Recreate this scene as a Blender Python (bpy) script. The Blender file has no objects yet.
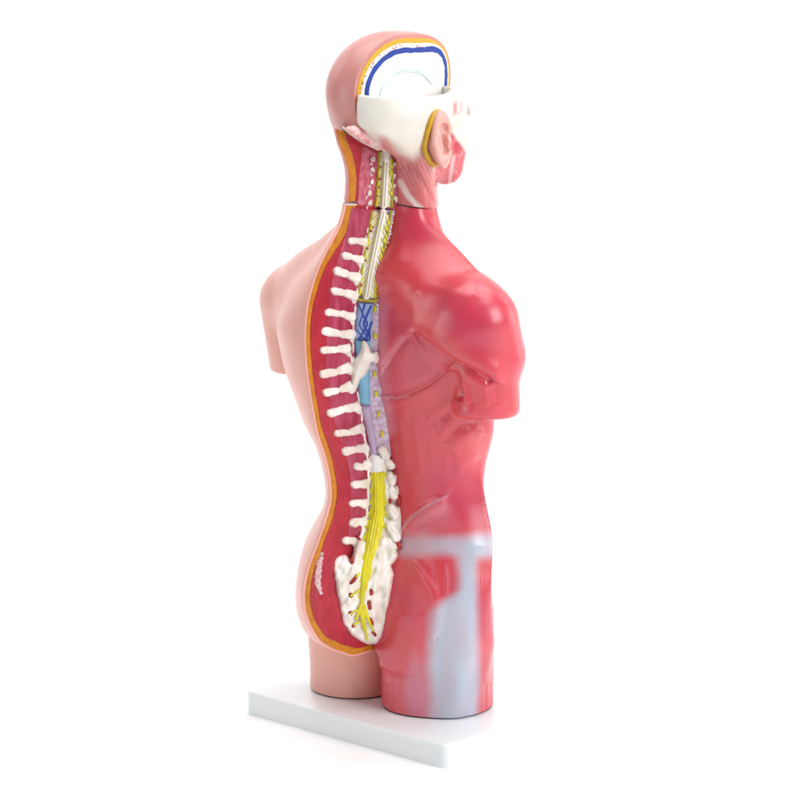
import bpy, bmesh, math, random
import numpy as np
from mathutils import Vector

# ------------------------------------------------------------------ camera
TH = math.radians(43.0)
CAM_D, CAM_H, AIM_Z, FPX = 4.2, 1.27, 0.42, 3410.0
RV = np.array([math.cos(TH), math.sin(TH), 0.0])        # to the viewer's right
BV = np.array([math.sin(TH), -math.cos(TH), 0.0])       # out of the back of the model
CAM = CAM_D * BV + np.array([0, 0, CAM_H])
FW = np.array([0, 0, AIM_Z]) - CAM
FW /= np.linalg.norm(FW)
UP = np.cross(RV, FW)

sc = bpy.context.scene
col = sc.collection
cam_data = bpy.data.cameras.new("camera")
cam = bpy.data.objects.new("camera", cam_data)
col.objects.link(cam)
cam.location = CAM
cam.rotation_euler = Vector(FW).to_track_quat('-Z', 'Y').to_euler()
cam_data.sensor_width = 36.0
cam_data.lens = FPX / 800 * 36.0
cam_data.clip_end = 200
sc.camera = cam

# ------------------------------------------------------------------ world, lamps, exposure
world = bpy.data.worlds.new("World")
sc.world = world
world.use_nodes = True
bg = world.node_tree.nodes["Background"]
bg.inputs[0].default_value = (1.0, 1.0, 1.0, 1)
bg.inputs[1].default_value = 0.26
sc.view_settings.view_transform = 'Standard'
sc.view_settings.look = 'None'
sc.view_settings.exposure = 0.0
sc.view_settings.gamma = 1.0


def softbox(name, loc, aim, sx, sy, power, colr=(1, 1, 1)):
    d = bpy.data.lights.new(name, 'AREA')
    d.shape = 'RECTANGLE'
    d.size, d.size_y, d.energy, d.color = sx, sy, power, colr
    o = bpy.data.objects.new(name, d)
    col.objects.link(o)
    o.location = loc
    o.rotation_euler = (Vector(aim) - Vector(loc)).to_track_quat('-Z', 'Y').to_euler()
    return o


def rbz(r, b, z):
    return tuple(RV * r + BV * b + np.array([0, 0, z]))


softbox("softbox_key", rbz(1.9, 1.5, 1.7), (0, 0, .45), 1.5, 1.8, 54)
softbox("softbox_fill", rbz(-2.4, .75, .75), (-.05, -.05, .30), 1.1, 1.2, 11)
softbox("softbox_top", rbz(0.0, -0.2, 2.6), (0, 0, 0), 2.2, 2.2, 50)
softbox("softbox_side", rbz(2.1, -.75, .75), (.15, .05, .2), .8, 1.0, 8)
softbox("background_lamp", rbz(-2.2, -1.6, 2.4), rbz(-0.4, -4.4, 0.9), 1.5, 2.0, 62)
softbox("background_lamp", rbz(2.2, -1.6, 2.4), rbz(0.4, -4.4, 0.9), 1.5, 2.0, 62)


# ------------------------------------------------------------------ materials
def srgb(r, g, b):
    f = lambda c: c / 12.92 if c <= .04045 else ((c + .055) / 1.055) ** 2.4
    return np.array([f(r / 255), f(g / 255), f(b / 255)])


def mat(name, colr, rough=.35, var=.12, scale=30, bump=.0, bscale=120, coat=.0, attr=None, stretch=(1, 1, 1), sss=0.0, spec=.5,
        var_col=None):
    m = bpy.data.materials.new(name)
    m.use_nodes = True
    nt = m.node_tree
    N, L = nt.nodes, nt.links
    p = N["Principled BSDF"]
    p.inputs["Roughness"].default_value = rough
    p.inputs["Specular IOR Level"].default_value = spec
    p.inputs["Coat Weight"].default_value = coat
    p.inputs["Coat Roughness"].default_value = .3
    if sss:
        p.inputs["Subsurface Weight"].default_value = sss
        p.inputs["Subsurface Radius"].default_value = (.008, .004, .003)
        p.inputs["Subsurface Scale"].default_value = 1.0
    tc = N.new("ShaderNodeTexCoord")
    mp = N.new("ShaderNodeMapping")
    mp.inputs["Scale"].default_value = stretch
    L.new(tc.outputs["Object"], mp.inputs[0])
    nz = N.new("ShaderNodeTexNoise")
    nz.inputs["Scale"].default_value = scale
    nz.inputs["Detail"].default_value = 5
    L.new(mp.outputs[0], nz.inputs["Vector"])
    ramp = N.new("ShaderNodeMapRange")
    ramp.inputs[1].default_value, ramp.inputs[2].default_value = .35, .68
    L.new(nz.outputs["Fac"], ramp.inputs[0])
    mix = N.new("ShaderNodeMix")
    mix.data_type = 'RGBA'
    L.new(ramp.outputs[0], mix.inputs[0])
    if attr:
        a = N.new("ShaderNodeAttribute")
        a.attribute_name = attr
        dk = N.new("ShaderNodeMix")
        dk.data_type = 'RGBA'
        dk.blend_type = 'MULTIPLY'
        dk.inputs[0].default_value = 1
        L.new(a.outputs["Color"], dk.inputs[6])
        dk.inputs[7].default_value = (1 - var, 1 - var, 1 - var, 1)
        L.new(a.outputs["Color"], mix.inputs[6])
        L.new(dk.outputs[2], mix.inputs[7])
    else:
        c2 = np.array(var_col) if var_col is not None else np.array(colr) * (1 - var)
        mix.inputs[6].default_value = (*colr, 1)
        mix.inputs[7].default_value = (*c2, 1)
    L.new(mix.outputs[2], p.inputs["Base Color"])
    r2 = N.new("ShaderNodeMapRange")
    r2.inputs[3].default_value, r2.inputs[4].default_value = rough * .85, rough * 1.2
    L.new(nz.outputs["Fac"], r2.inputs[0])
    L.new(r2.outputs[0], p.inputs["Roughness"])
    if bump:
        n2 = N.new("ShaderNodeTexNoise")
        n2.inputs["Scale"].default_value = bscale
        n2.inputs["Detail"].default_value = 4
        L.new(mp.outputs[0], n2.inputs["Vector"])
        b = N.new("ShaderNodeBump")
        b.inputs["Strength"].default_value = bump
        b.inputs["Distance"].default_value = .002
        L.new(n2.outputs["Fac"], b.inputs["Height"])
        L.new(b.outputs[0], p.inputs["Normal"])
    return m


C_SKIN = srgb(231, 170, 157)
C_RED = srgb(216, 58, 76)
C_LAV = srgb(184, 207, 224)
C_BONE = srgb(246, 243, 236)
M = dict(
    skin=mat("skin_plastic", C_SKIN, .38, .07, 16, .05, 60, .1),
    scalp=mat("scalp_plastic", srgb(212, 142, 136), .36, .16, 22, .10, 60, .1, stretch=(1, 1, .35)),
    fat=mat("fat_paint", srgb(202, 134, 30), .4, .30, 80, .35, 260, 0, var_col=srgb(184, 110, 22)),
    headfat=mat("head_fat_paint", srgb(218, 172, 42), .4, .15, 200, .2, 400, 0),
    cut=mat("cut_muscle_paint", srgb(180, 40, 56), .34, .3, 42, .5, 190, .2, var_col=srgb(160, 32, 50)),
    fascia=mat("deep_muscle_paint", srgb(158, 42, 68), .38, .3, 90, .5, 240, .1, stretch=(1, 1, .35), var_col=srgb(182, 76, 106)),
    muscle=mat("muscle_plastic", C_RED, .36, .12, 26, .06, 110, .65, attr="paint", stretch=(1, 1, .25), spec=.65),
    headpaint=mat("head_plastic", C_BONE, .36, .08, 40, .22, 200, .2, attr="paint"),
    bone=mat("bone_paint", C_BONE, .36, .16, 60, .4, 200, .2, var_col=srgb(222, 211, 196)),
    strip=mat("cut_bone_paint", srgb(220, 206, 222), .45, .3, 190, .4, 240, 0, var_col=srgb(192, 152, 182)),
    cerv=mat("cervical_muscle_paint", srgb(176, 64, 88), .42, .3, 120, .5, 260, 0, var_col=srgb(206, 120, 138)),
    cream=mat("nerve_cream_paint", srgb(242, 234, 184), .4, .12, 160, .2, 300, 0),
    white=mat("white_paint", srgb(244, 243, 240), .4, .04, 60, .1, 200, 0),
    olive=mat("olive_paint", srgb(176, 164, 44), .4, .25, 160, .2, 300, 0),
    yellow=mat("nerve_yellow_paint", srgb(230, 222, 28), .38, .3, 120, .5, 220, .1, stretch=(1, 1, .25), var_col=srgb(202, 188, 18)),
    redspot=mat("red_paint", srgb(176, 46, 40), .42, .2, 120),
    blue=mat("vein_blue_paint", srgb(48, 78, 176), .36, .25, 160),
    pblue=mat("pale_blue_paint", srgb(150, 172, 216), .36, .2, 120, .2, 200, .1),
    lblue=mat("light_blue_paint", srgb(126, 184, 216), .36, .12, 60, .1, 200, .1),
    lav=mat("lavender_paint", srgb(190, 166, 196), .36, .1, 60, .1, 200, .1),
    navy=mat("sinus_blue_paint", srgb(26, 62, 160), .36, .25, 100),
    ring=mat("pale_ring_paint", srgb(214, 232, 240), .4, .05, 60),
    earskin=mat("ear_plastic", srgb(238, 178, 168), .36, .14, 60, .05, 120, .1),
    earrim=mat("ear_yellow_paint", srgb(206, 160, 24), .4, .15, 90),
    base=mat("white_base_plastic", srgb(232, 237, 239), .3, .012, 8, 0, 60, .1),
    drop=mat("white_backdrop", srgb(247, 247, 247), .75, .0, 5),
    contact_dark=mat("contact_shade_dark", srgb(70, 40, 44), .6, .1, 40),  # dark tone of the added discs that imitate contact shade
)


# ------------------------------------------------------------------ charts: photograph-plane coordinates on real surfaces of the model
def ray_dir(px, py):
    px, py = np.asarray(px, float), np.asarray(py, float)
    return FW + RV * ((px - 400) / FPX)[..., None] - UP * ((py - 400) / FPX)[..., None]


def on_plane(px, py, n, c):
    d = ray_dir(px, py)
    n = np.asarray(n, float)
    t = (np.asarray(c, float) - CAM @ n) / (d @ n)
    return CAM + d * t[..., None]


def sag(px, py, x=0.0):
    return on_plane(px, py, (1, 0, 0), np.full(np.shape(px), x))


def chart(P):
    d = np.asarray(P, float) - CAM
    w = d @ FW
    return 400 + FPX * (d @ RV) / w, 400 - FPX * (d @ UP) / w


CAN_L = np.array([(140, 380), (151, 378.5), (182, 376.5), (201, 374.5), (217, 371), (245, 365.5), (274, 360), (300, 357), (320, 354.5),
                  (339, 353), (387, 357), (410, 361.5), (430, 364), (452, 368), (474, 369.5), (509, 368.5), (534, 363), (562, 356),
                  (595, 354), (615, 357), (645, 366)], float)
CAN_R = np.array([(140, 394), (151, 394), (182, 395), (205, 395), (217, 393.5), (245, 388), (264, 384.5), (285, 381), (310, 378), (350, 377),
                  (380, 377.5), (395, 382), (438, 388.5), (456, 391), (488, 397.5), (521, 400.7), (544, 401.3), (560, 397.5),
                  (576, 394), (603, 389), (619, 386), (640, 381), (650, 372), (665, 371), (690, 373)], float)


def canal_c(py):
    x = np.interp(py, CAN_L[:, 0], CAN_L[:, 1])
    P = sag(x, np.asarray(py, float))
    return P @ BV


_cpy = np.linspace(135, 700, 400)
_cc = canal_c(_cpy)
_cc = np.convolve(np.pad(_cc, 6, mode='edge'), np.ones(13) / 13, mode='valid')


SAC_L = np.array([(530, 362), (550, 346), (565, 331), (592, 335.5), (608, 339), (624, 342), (636, 350), (646, 366)], float)
_sl = sag(np.interp(_cpy, SAC_L[:, 0], SAC_L[:, 1]), _cpy) @ BV - _cc
_sl = np.where(_cpy < 530, 0, np.maximum(_sl, 0))
_sl = np.convolve(np.pad(_sl, 9, mode='edge'), np.ones(19) / 19, mode='valid')


def canal(px, py, lift=0.0):
    """surface of the opened spine; over the sacrum it tilts to meet the cut face on the left"""
    xr = np.interp(py, CAN_R[:, 0], CAN_R[:, 1])
    xl = np.interp(py, SAC_L[:, 0], SAC_L[:, 1])
    c = np.interp(py, _cpy, _cc) + np.asarray(lift, float)
    c = c + np.interp(py, _cpy, _sl) * np.clip((xr - px) / np.maximum(xr - xl, 8), 0, 1.15)
    return on_plane(px, py, BV, c * np.ones(np.shape(px)))


# ------------------------------------------------------------------ mesh helpers
def nets(f, org, h):
    """surface nets: closed quad mesh of the zero level of f (inside < 0)"""
    s = f < 0
    nx, ny, nz = f.shape
    cnt = np.zeros((nx - 1, ny - 1, nz - 1), np.int8)
    for a in (0, 1):
        for b in (0, 1):
            for c in (0, 1):
                cnt += s[a:nx - 1 + a, b:ny - 1 + b, c:nz - 1 + c]
    act = (cnt > 0) & (cnt < 8)
    I = np.argwhere(act)
    idx = -np.ones(act.shape, np.int64)
    idx[act] = np.arange(len(I))
    V = np.zeros((len(I), 3))
    W = np.zeros(len(I))
    i, j, k = I.T
    cor = {}
    for a in (0, 1):
        for b in (0, 1):
            for c in (0, 1):
                cor[a, b, c] = f[i + a, j + b, k + c]
    for ax in range(3):
        for u in (0, 1):
            for v in (0, 1):
                p0 = [u, v]
                p0.insert(ax, 0)
                p1 = list(p0)
                p1[ax] = 1
                f0, f1 = cor[tuple(p0)], cor[tuple(p1)]
                m = (f0 < 0) != (f1 < 0)
                t = np.where(m, f0 / np.where(m, f0 - f1, 1), 0)
                pt = np.tile(np.array(p0, float), (len(I), 1))
                pt[:, ax] = t
                V += pt * m[:, None]
                W += m
    V = (V / W[:, None] + I) * h + np.asarray(org)
    F = []
    for ax in range(3):
        sl0 = [slice(1, -1)] * 3
        sl1 = [slice(1, -1)] * 3
        sl0[ax] = slice(0, -1)
        sl1[ax] = slice(1, None)
        a0, a1 = s[tuple(sl0)], s[tuple(sl1)]
        E = np.argwhere(a0 != a1)
        if not len(E):
            continue
        pos = a0[tuple(E.T)]
        off = np.ones(3, int)
        off[ax] = 0
        E = E + off
        o1, o2 = [(1, 2), (2, 0), (0, 1)][ax]
        d1 = np.zeros(3, int); d1[o1] = 1
        d2 = np.zeros(3, int); d2[o2] = 1
        g = lambda e: idx[tuple(e.T)]
        q = np.stack([g(E - d1 - d2), g(E - d2), g(E), g(E - d1)], 1)
        q[~pos] = q[~pos][:, ::-1]
        F.append(q)
    return V, np.concatenate(F)


def smooth_verts(V, F, it=2, k=.5):
    e = np.concatenate([F[:, [0, 1]], F[:, [1, 2]], F[:, [2, 3]], F[:, [3, 0]]])
    for _ in range(it):
        S = np.zeros_like(V)
        n = np.zeros(len(V))
        for a, b in ((0, 1), (1, 0)):
            np.add.at(S, e[:, a], V[e[:, b]])
            np.add.at(n, e[:, a], 1)
        V = V + k * (S / n[:, None] - V)
    return V


def subdivide(V, F):
    """split every quad in four"""
    e = np.sort(np.concatenate([F[:, [0, 1]], F[:, [1, 2]], F[:, [2, 3]], F[:, [3, 0]]]), axis=1)
    key = e[:, 0] * len(V) + e[:, 1]
    u, inv = np.unique(key, return_inverse=True)
    a, b = u // len(V), u % len(V)
    n, m = len(V), len(F)
    W = np.concatenate([V, .5 * (V[a] + V[b]), V[F].mean(1)])
    E0, E1, E2, E3 = (n + inv[k * m:(k + 1) * m] for k in range(4))
    c = n + len(u) + np.arange(m)
    Q = np.concatenate([np.stack(q, 1) for q in ((F[:, 0], E0, c, E3), (E0, F[:, 1], E1, c), (c, E1, F[:, 2], E2), (E3, c, E2, F[:, 3]))])
    return W, Q


def vnormals(V, F):
    n = np.cross(V[F[:, 2]] - V[F[:, 0]], V[F[:, 3]] - V[F[:, 1]])
    N = np.zeros_like(V)
    for k in range(4):
        np.add.at(N, F[:, k], n)
    return N / (np.linalg.norm(N, axis=1)[:, None] + 1e-12)


def link(name, me, material, parent):
    me.materials.append(material)
    o = bpy.data.objects.new(name, me)
    col.objects.link(o)
    if parent:
        o.parent = parent
        o.matrix_parent_inverse = parent.matrix_basis.inverted()
    return o


def mesh_obj(name, V, F, material, parent=None, cuts=(), paint=None, fix=False, smooth=True):
    me = bpy.data.meshes.new(name)
    me.from_pydata([tuple(v) for v in V], [], [tuple(int(i) for i in f) for f in F])
    if paint is not None:
        at = me.color_attributes.new("paint", 'FLOAT_COLOR', 'POINT')
        buf = np.ones((len(V), 4), np.float32)
        buf[:, :3] = paint
        at.data.foreach_set("color", buf.ravel())
    bm = bmesh.new()
    bm.from_mesh(me)
    for f in bm.faces:
        f.smooth = smooth
    if fix:
        bmesh.ops.recalc_face_normals(bm, faces=bm.faces[:])
    for co, no in cuts:
        g = bm.verts[:] + bm.edges[:] + bm.faces[:]
        r = bmesh.ops.bisect_plane(bm, geom=g, plane_co=Vector(co), plane_no=Vector(no), clear_outer=True, dist=1e-6)
        ed = [e for e in r['geom_cut'] if isinstance(e, bmesh.types.BMEdge)]
        for e in ed:
            e.smooth = False
        fr = bmesh.ops.holes_fill(bm, edges=ed, sides=0)
        for f in fr['faces']:
            f.smooth = False
    bm.to_mesh(me)
    bm.free()
    return link(name, me, material, parent)


def smin(a, b, k):
    h = np.clip(.5 + .5 * (b - a) / k, 0, 1)
    return b * (1 - h) + a * h - k * h * (1 - h)


def smax(a, b, k):
    return -smin(-a, -b, k)


def sstep(x, a, b):
    t = np.clip((x - a) / (b - a), 0, 1)
    return t * t * (3 - 2 * t)


def grid(lo, hi, h):
    ax = [np.arange(lo[i], hi[i] + h * .5, h) for i in range(3)]
    return np.meshgrid(*ax, indexing='ij')


def capsule(P, a, b, ra, rb):
    a, b = np.asarray(a, float), np.asarray(b, float)
    d = b - a
    X, Y, Z = P
    t = np.clip(((X - a[0]) * d[0] + (Y - a[1]) * d[1] + (Z - a[2]) * d[2]) / (d @ d), 0, 1)
    return np.sqrt((X - a[0] - t * d[0]) ** 2 + (Y - a[1] - t * d[1]) ** 2 + (Z - a[2] - t * d[2]) ** 2) - (ra + (rb - ra) * t)


def ellipsoid(P, c, r):
    X, Y, Z = P
    g = np.sqrt(((X - c[0]) / r[0]) ** 2 + ((Y - c[1]) / r[1]) ** 2 + ((Z - c[2]) / r[2]) ** 2) + 1e-9
    g2 = np.sqrt(((X - c[0]) / r[0] ** 2) ** 2 + ((Y - c[1]) / r[1] ** 2) ** 2 + ((Z - c[2]) / r[2] ** 2) ** 2) + 1e-9
    return g * (g - 1) / g2


def polyline_dist(px, py, pts):
    pts = np.asarray(pts, float)
    best = np.full(np.shape(px), 1e9)
    side = np.zeros(np.shape(px))
    for (x0, y0), (x1, y1) in zip(pts[:-1], pts[1:]):
        dx, dy = x1 - x0, y1 - y0
        t = np.clip(((px - x0) * dx + (py - y0) * dy) / (dx * dx + dy * dy), 0, 1)
        d = np.hypot(px - x0 - t * dx, py - y0 - t * dy)
        cr = (px - x0) * dy - (py - y0) * dx
        m = d < best
        side = np.where(m, np.sign(cr), side)
        best = np.minimum(best, d)
    return best, side


def poly_sd(px, py, pts):
    """signed distance to a closed polygon, negative inside"""
    pts = np.asarray(pts, float)
    d, _ = polyline_dist(px, py, np.vstack([pts, pts[:1]]))
    ins = np.zeros(np.shape(px), bool)
    n = len(pts)
    for i in range(n):
        x0, y0 = pts[i]
        x1, y1 = pts[(i + 1) % n]
        c = (y0 > py) != (y1 > py)
        xi = (x1 - x0) * (py - y0) / (y1 - y0 if y1 != y0 else 1e-9) + x0
        ins ^= c & (px < xi)
    return np.where(ins, -d, d)


def noise3(x, y, z, seed):
    r = np.random.RandomState(seed)
    o = 0
    for k in range(5):
        a = r.uniform(-1, 1, 3)
        a /= np.linalg.norm(a)
        o = o + np.sin((a[0] * x + a[1] * y + a[2] * z) * r.uniform(.7, 1.8) + r.uniform(0, 6))
    return o / 5


MM = 1.0 / 782.0      # one chart unit on the model, in metres


def chart_solid(name, fn, box, material, parent, where='canal', h=.7, x0=0.0, sm=1):
    """sculpt fn(px, py, l) on a chart of the model; l is height above the surface, in chart units"""
    (a0, a1), (b0, b1), (c0, c1) = box
    G = grid((a0, b0, c0), (a1, b1, c1), h)
    f = fn(*G)
    f[0] = f[-1] = 1; f[:, 0] = f[:, -1] = 1; f[:, :, 0] = f[:, :, -1] = 1
    V, F = nets(f, (a0, b0, c0), h)
    if sm:
        V = smooth_verts(V, F, sm, .5)
    if where == 'canal':
        W = canal(V[:, 0], V[:, 1], V[:, 2] * MM)
    else:
        W = sag(V[:, 0], V[:, 1], x0)
        W[:, 0] += V[:, 2] * MM
    return mesh_obj(name, W, F, material, parent, fix=True)


def tube(name, pts, rad, material, parent, seg=10, flat=None):
    """round tube through 3D points"""
    pts = np.asarray(pts, float)
    rad = np.broadcast_to(np.asarray(rad, float), (len(pts),))
    t0 = (pts[0] - pts[1]) / np.linalg.norm(pts[0] - pts[1])
    t1 = (pts[-1] - pts[-2]) / np.linalg.norm(pts[-1] - pts[-2])
    pts = np.vstack([pts[0] + t0 * rad[0] * .8, pts[0] + t0 * rad[0] * .5, pts, pts[-1] + t1 * rad[-1] * .5, pts[-1] + t1 * rad[-1] * .8])
    rad = np.r_[rad[0] * .35, rad[0] * .8, rad, rad[-1] * .8, rad[-1] * .35]
    V, F = [], []
    tan = np.gradient(pts, axis=0)
    tan /= np.linalg.norm(tan, axis=1)[:, None] + 1e-12
    ref = BV
    for p, t, r in zip(pts, tan, rad):
        a = np.cross(t, ref); a /= np.linalg.norm(a) + 1e-12
        b = np.cross(a, t)
        for k in range(seg):
            w = 2 * math.pi * k / seg
            V.append(p + r * (math.cos(w) * a + (flat or 1) * math.sin(w) * b))
    n = len(pts)
    for i in range(n - 1):
        for k in range(seg):
            k2 = (k + 1) % seg
            F.append((i * seg + k, i * seg + k2, (i + 1) * seg + k2, (i + 1) * seg + k))
    F.append(tuple(range(seg)))
    F.append(tuple((n - 1) * seg + k for k in range(seg)))
    return mesh_obj(name, V, F, material, parent, fix=True)


def resample(pts, n):
    pts = np.asarray(pts, float)
    d = np.r_[0, np.cumsum(np.linalg.norm(np.diff(pts, axis=0), axis=1))]
    t = np.linspace(0, d[-1], n)
    q = np.stack([np.interp(t, d, pts[:, i]) for i in range(pts.shape[1])], 1)
    if n > 6:
        for _ in range(2):
            q[1:-1] = .25 * q[:-2] + .5 * q[1:-1] + .25 * q[2:]
    return q


def ctube(name, pix, rad, material, parent, lift=0.0, seg=10, n=24, taper=False, flat=None):
    q = resample(pix, n)
    P = canal(q[:, 0], q[:, 1], lift)
    r = np.full(n, rad)
    if taper:
        r = r * np.linspace(1, .25, n)
    return tube(name, P, r, material, parent, seg, flat)


def thing(name, label, cat, loc):
    o = bpy.data.objects.new(name, None)
    o.empty_display_size = .05
    col.objects.link(o)
    o.location = loc
    o["label"], o["category"] = label, cat
    bpy.context.view_layer.update()
    return o


# ------------------------------------------------------------------ the setting: one seamless white sweep
def make_backdrop():
    prof = [(3.9, 0.0), (2, 0), (0, 0), (-2.0, 0.0)]
    for k in range(1, 13):
        a = math.pi / 2 * k / 12
        prof.append((-2.0 - 2.0 * math.sin(a), 2.0 - 2.0 * math.cos(a)))
    prof.append((-4.0, 5.0))
    V, F = [], []
    for b, z in prof:
        for r in (-5.0, 5.0):
            V.append(RV * r + BV * b + np.array([0, 0, z]))
    for i in range(len(prof) - 1):
        F.append((2 * i, 2 * i + 2, 2 * i + 3, 2 * i + 1))
    o = mesh_obj("ground", V, F, M["drop"])
    o["kind"] = "structure"
    return o


make_backdrop()

torso = thing("torso_model", "life size plastic torso half skin half red muscle, open spine, on a white slab", "anatomical model", (0, 0, 0))
head = thing("head_model", "separate head and neck with cut open skull, seated on the torso's neck", "anatomical model", (0, -.03, .68))


# ------------------------------------------------------------------ base plate
def make_base():
    bm = bmesh.new()
    x0, x1, y0, y1, z0, z1 = -.171, .179, -.110, .130, .0, .030
    vs = [bm.verts.new((x, y, z)) for z in (z0, z1) for (x, y) in ((x0, y0), (x1, y0), (x1, y1), (x0, y1))]
    for q in ((3, 2, 1, 0), (4, 5, 6, 7), (0, 1, 5, 4), (1, 2, 6, 5), (2, 3, 7, 6), (3, 0, 4, 7)):
        bm.faces.new([vs[i] for i in q])
    ve = [e for e in bm.edges if abs(e.verts[0].co.z - e.verts[1].co.z) > .01]
    bmesh.ops.bevel(bm, geom=ve, offset=.010, segments=6, profile=.5, affect='EDGES')
    te = [e for e in bm.edges if e.verts[0].co.z > .029 and e.verts[1].co.z > .029]
    bmesh.ops.bevel(bm, geom=te, offset=.0034, segments=4, profile=.5, affect='EDGES')
    for f in bm.faces:
        f.smooth = True
    for e in bm.edges:
        if e.calc_face_angle(0) > .6:
            e.smooth = False
    me = bpy.data.meshes.new("base_plate")
    bm.to_mesh(me); bm.free()
    link("base_plate", me, M["base"], torso)


make_base()

# ------------------------------------------------------------------ body profiles
# orange outline of the cut face (sagittal plane)
OUT = np.array([(345, 200), (344.7, 208), (339, 227), (328.8, 245.6), (320, 264), (313.8, 283), (309, 302), (306.8, 320.6), (306.2, 335), (306.5, 350),
                (307.5, 365), (309.3, 380), (311.5, 395), (313.8, 410), (316.5, 425), (319, 438), (324.2, 452.5), (328.4, 469), (331, 485),
                (331, 501), (326.8, 517.5), (321, 534), (316, 549), (310.3, 562.5), (306, 579), (303.8, 595), (305, 611), (311, 627.5),
                (321, 643), (334, 651), (345, 655)], float)
SK = np.array([(2, 0)])   # skin edge just outside
mid = sag(OUT[:, 0] - 1.6, OUT[:, 1])
o_ = np.argsort(mid[:, 2])
MID_Z, MID_Y = mid[o_, 2], mid[o_, 1]

# left outline of the skin half, right outline of the muscle half (depth of the trunk's middle)
SIL_L = [(343, 208), (338.5, 226), (329, 240), (317, 252), (303, 264), (291, 280), (284, 298), (278, 312), (275, 325), (278.5, 340), (281.5, 355), (285, 371), (290, 383),
         (296, 400), (302, 419), (309, 432), (314.6, 441), (321, 460), (325.5, 482), (326.3, 493), (322.7, 504.5), (314.6, 521), (308, 533),
         (300, 554), (295.5, 584), (295, 608), (300, 628), (308, 646), (318, 655)]
SIL_R = [(437, 214), (442, 240), (448, 256), (462, 274), (474, 290), (482, 310), (488, 340), (491, 370), (493.5, 400), (494, 420), (493, 435), (487, 451), (483, 475), (482.4, 490), (484.5, 515),
         (488, 544), (490.5, 575), (492, 606), (493.5, 640), (494, 680)]


def sil(tab, c):
    t = np.array(tab, float)
    P = on_plane(t[:, 0], t[:, 1], BV, np.full(len(t), c))
    u, z = P @ RV, P[:, 2]
    o = np.argsort(z)
    return z[o], u[o]


SLZ, SLU = sil(SIL_L, .02)
SRZ, SRU = sil(SIL_R, .02)

cr = CAN_R[CAN_R[:, 0] > 200]
prow = np.linspace(205, 690, 80)
Pr = canal(np.interp(prow, cr[:, 0], cr[:, 1]), prow, -.001)
o_ = np.argsort(Pr[:, 2])
CRZ, CRX, CRY = Pr[o_, 2], np.maximum(Pr[o_, 0], 0.0), Pr[o_, 1]


def tab(z, pairs):
    p = np.array(sorted(pairs))
    return np.interp(z, p[:, 0], p[:, 1])


def sm1(a, k=9):
    return np.convolve(np.pad(a, k // 2, mode='edge'), np.ones(k) / k, mode='valid')


HALF_W = [(.03, .13), (.10, .135), (.14, .142), (.20, .150), (.25, .142), (.30, .125), (.345, .115), (.40, .122), (.46, .134), (.52, .145),
          (.56, .145), (.60, .122), (.63, .090), (.655, .055), (.68, .044), (.72, .044)]
CEN_Y = [(.03, -.01), (.12, -.02), (.20, -.03), (.345, -.035), (.50, -.03), (.60, -.035), (.68, -.045), (.72, -.045)]
FRONT = [(.03, .06), (.12, .075), (.20, .085), (.30, .09), (.345, .085), (.45, .105), (.52, .115), (.60, .085), (.64, .06), (.68, .05), (.72, .05)]


def solve_q(A, B, T, hi=6.0, shrink=True):
    """exponent q with (A^q+B^q)^(1/q) = T; returns p = q/(q-1) and a factor on A"""
    lo = 1.35
    g = lambda q: (A ** q + B ** q) ** (1 / q)
    if T >= g(lo):
        q = lo
        return q / (q - 1), max((T ** q - B ** q), 1e-9) ** (1 / q) / A
    if T <= g(hi):
        if not shrink:
            return hi / (hi - 1), 1.0
        k = max(T ** hi - B ** hi, 0) ** (1 / hi) / A
        return hi / (hi - 1), min(1.0, max(k, .72 * T / A))
    for _ in range(50):
        m = .5 * (lo + hi)
        if g(m) > T:
            lo = m
        else:
            hi = m
    q = .5 * (lo + hi)
    return q / (q - 1), 1.0


ZS = np.linspace(.03, .72, 240)
cs, sn = math.cos(TH), math.sin(TH)
zt_l = []
YRZ = sm1(np.interp(ZS, CRZ, CRY), 7)
CYR = sm1(np.maximum(tab(ZS, CEN_Y), YRZ + tab(ZS, [(0, .055), (.60, .055), (.66, .020), (.72, .020)])), 15)
FRR = sm1(np.maximum(tab(ZS, FRONT) - (CYR - tab(ZS, CEN_Y)), tab(ZS, [(0, .045), (.60, .045), (.66, .032), (.72, .030)])), 9)
L_p, L_a, R_p, R_a = [], [], [], []
for z in ZS:
    a, cy, bf = tab(z, HALF_W), tab(z, CEN_Y), tab(z, FRONT)
    m = np.interp(z, MID_Z, MID_Y)
    T = -np.interp(z, SLZ, SLU) + cy * sn
    p, k = solve_q(a * cs, (cy - m) * sn, T)
    L_p.append(p); L_a.append(a * k)
    xr = np.interp(z, CRZ, CRX)
    cyr, bfr = np.interp(z, ZS, CYR), np.interp(z, ZS, FRR)
    T = np.interp(z, SRZ, SRU) - cyr * sn - xr * cs
    p, k = solve_q((a - xr) * cs, bfr * sn, T, 12.0, False)
    R_p.append(p); R_a.append((a - xr) * k)
L_p, L_a, R_p, R_a = (sm1(np.array(v), 11) for v in (L_p, L_a, R_p, R_a))
MID_S = sm1(np.interp(ZS, MID_Z, MID_Y), 3)
XR_S = sm1(np.interp(ZS, CRZ, CRX), 7)
YR_S = sm1(np.interp(ZS, CRZ, CRY), 7)
CY_S = sm1(tab(ZS, CEN_Y), 15)
FR_S = sm1(tab(ZS, FRONT), 15)


def section(X, Y, a, b, p):
    ax, ay = np.abs(X) / a, np.abs(Y) / b
    g = (ax ** p + ay ** p) ** (1 / p) + 1e-9
    r = np.sqrt(X * X + Y * Y)
    return (g - 1) * r / g


def unit_grad(f, h):
    g = np.gradient(f, h)
    return f / np.clip(np.sqrt(g[0] ** 2 + g[1] ** 2 + g[2] ** 2), .35, 3)


H = .0024
NECK_CUT = (np.array([0, -.098, .6765]), np.array([.06, .05, 1.0]))


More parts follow.
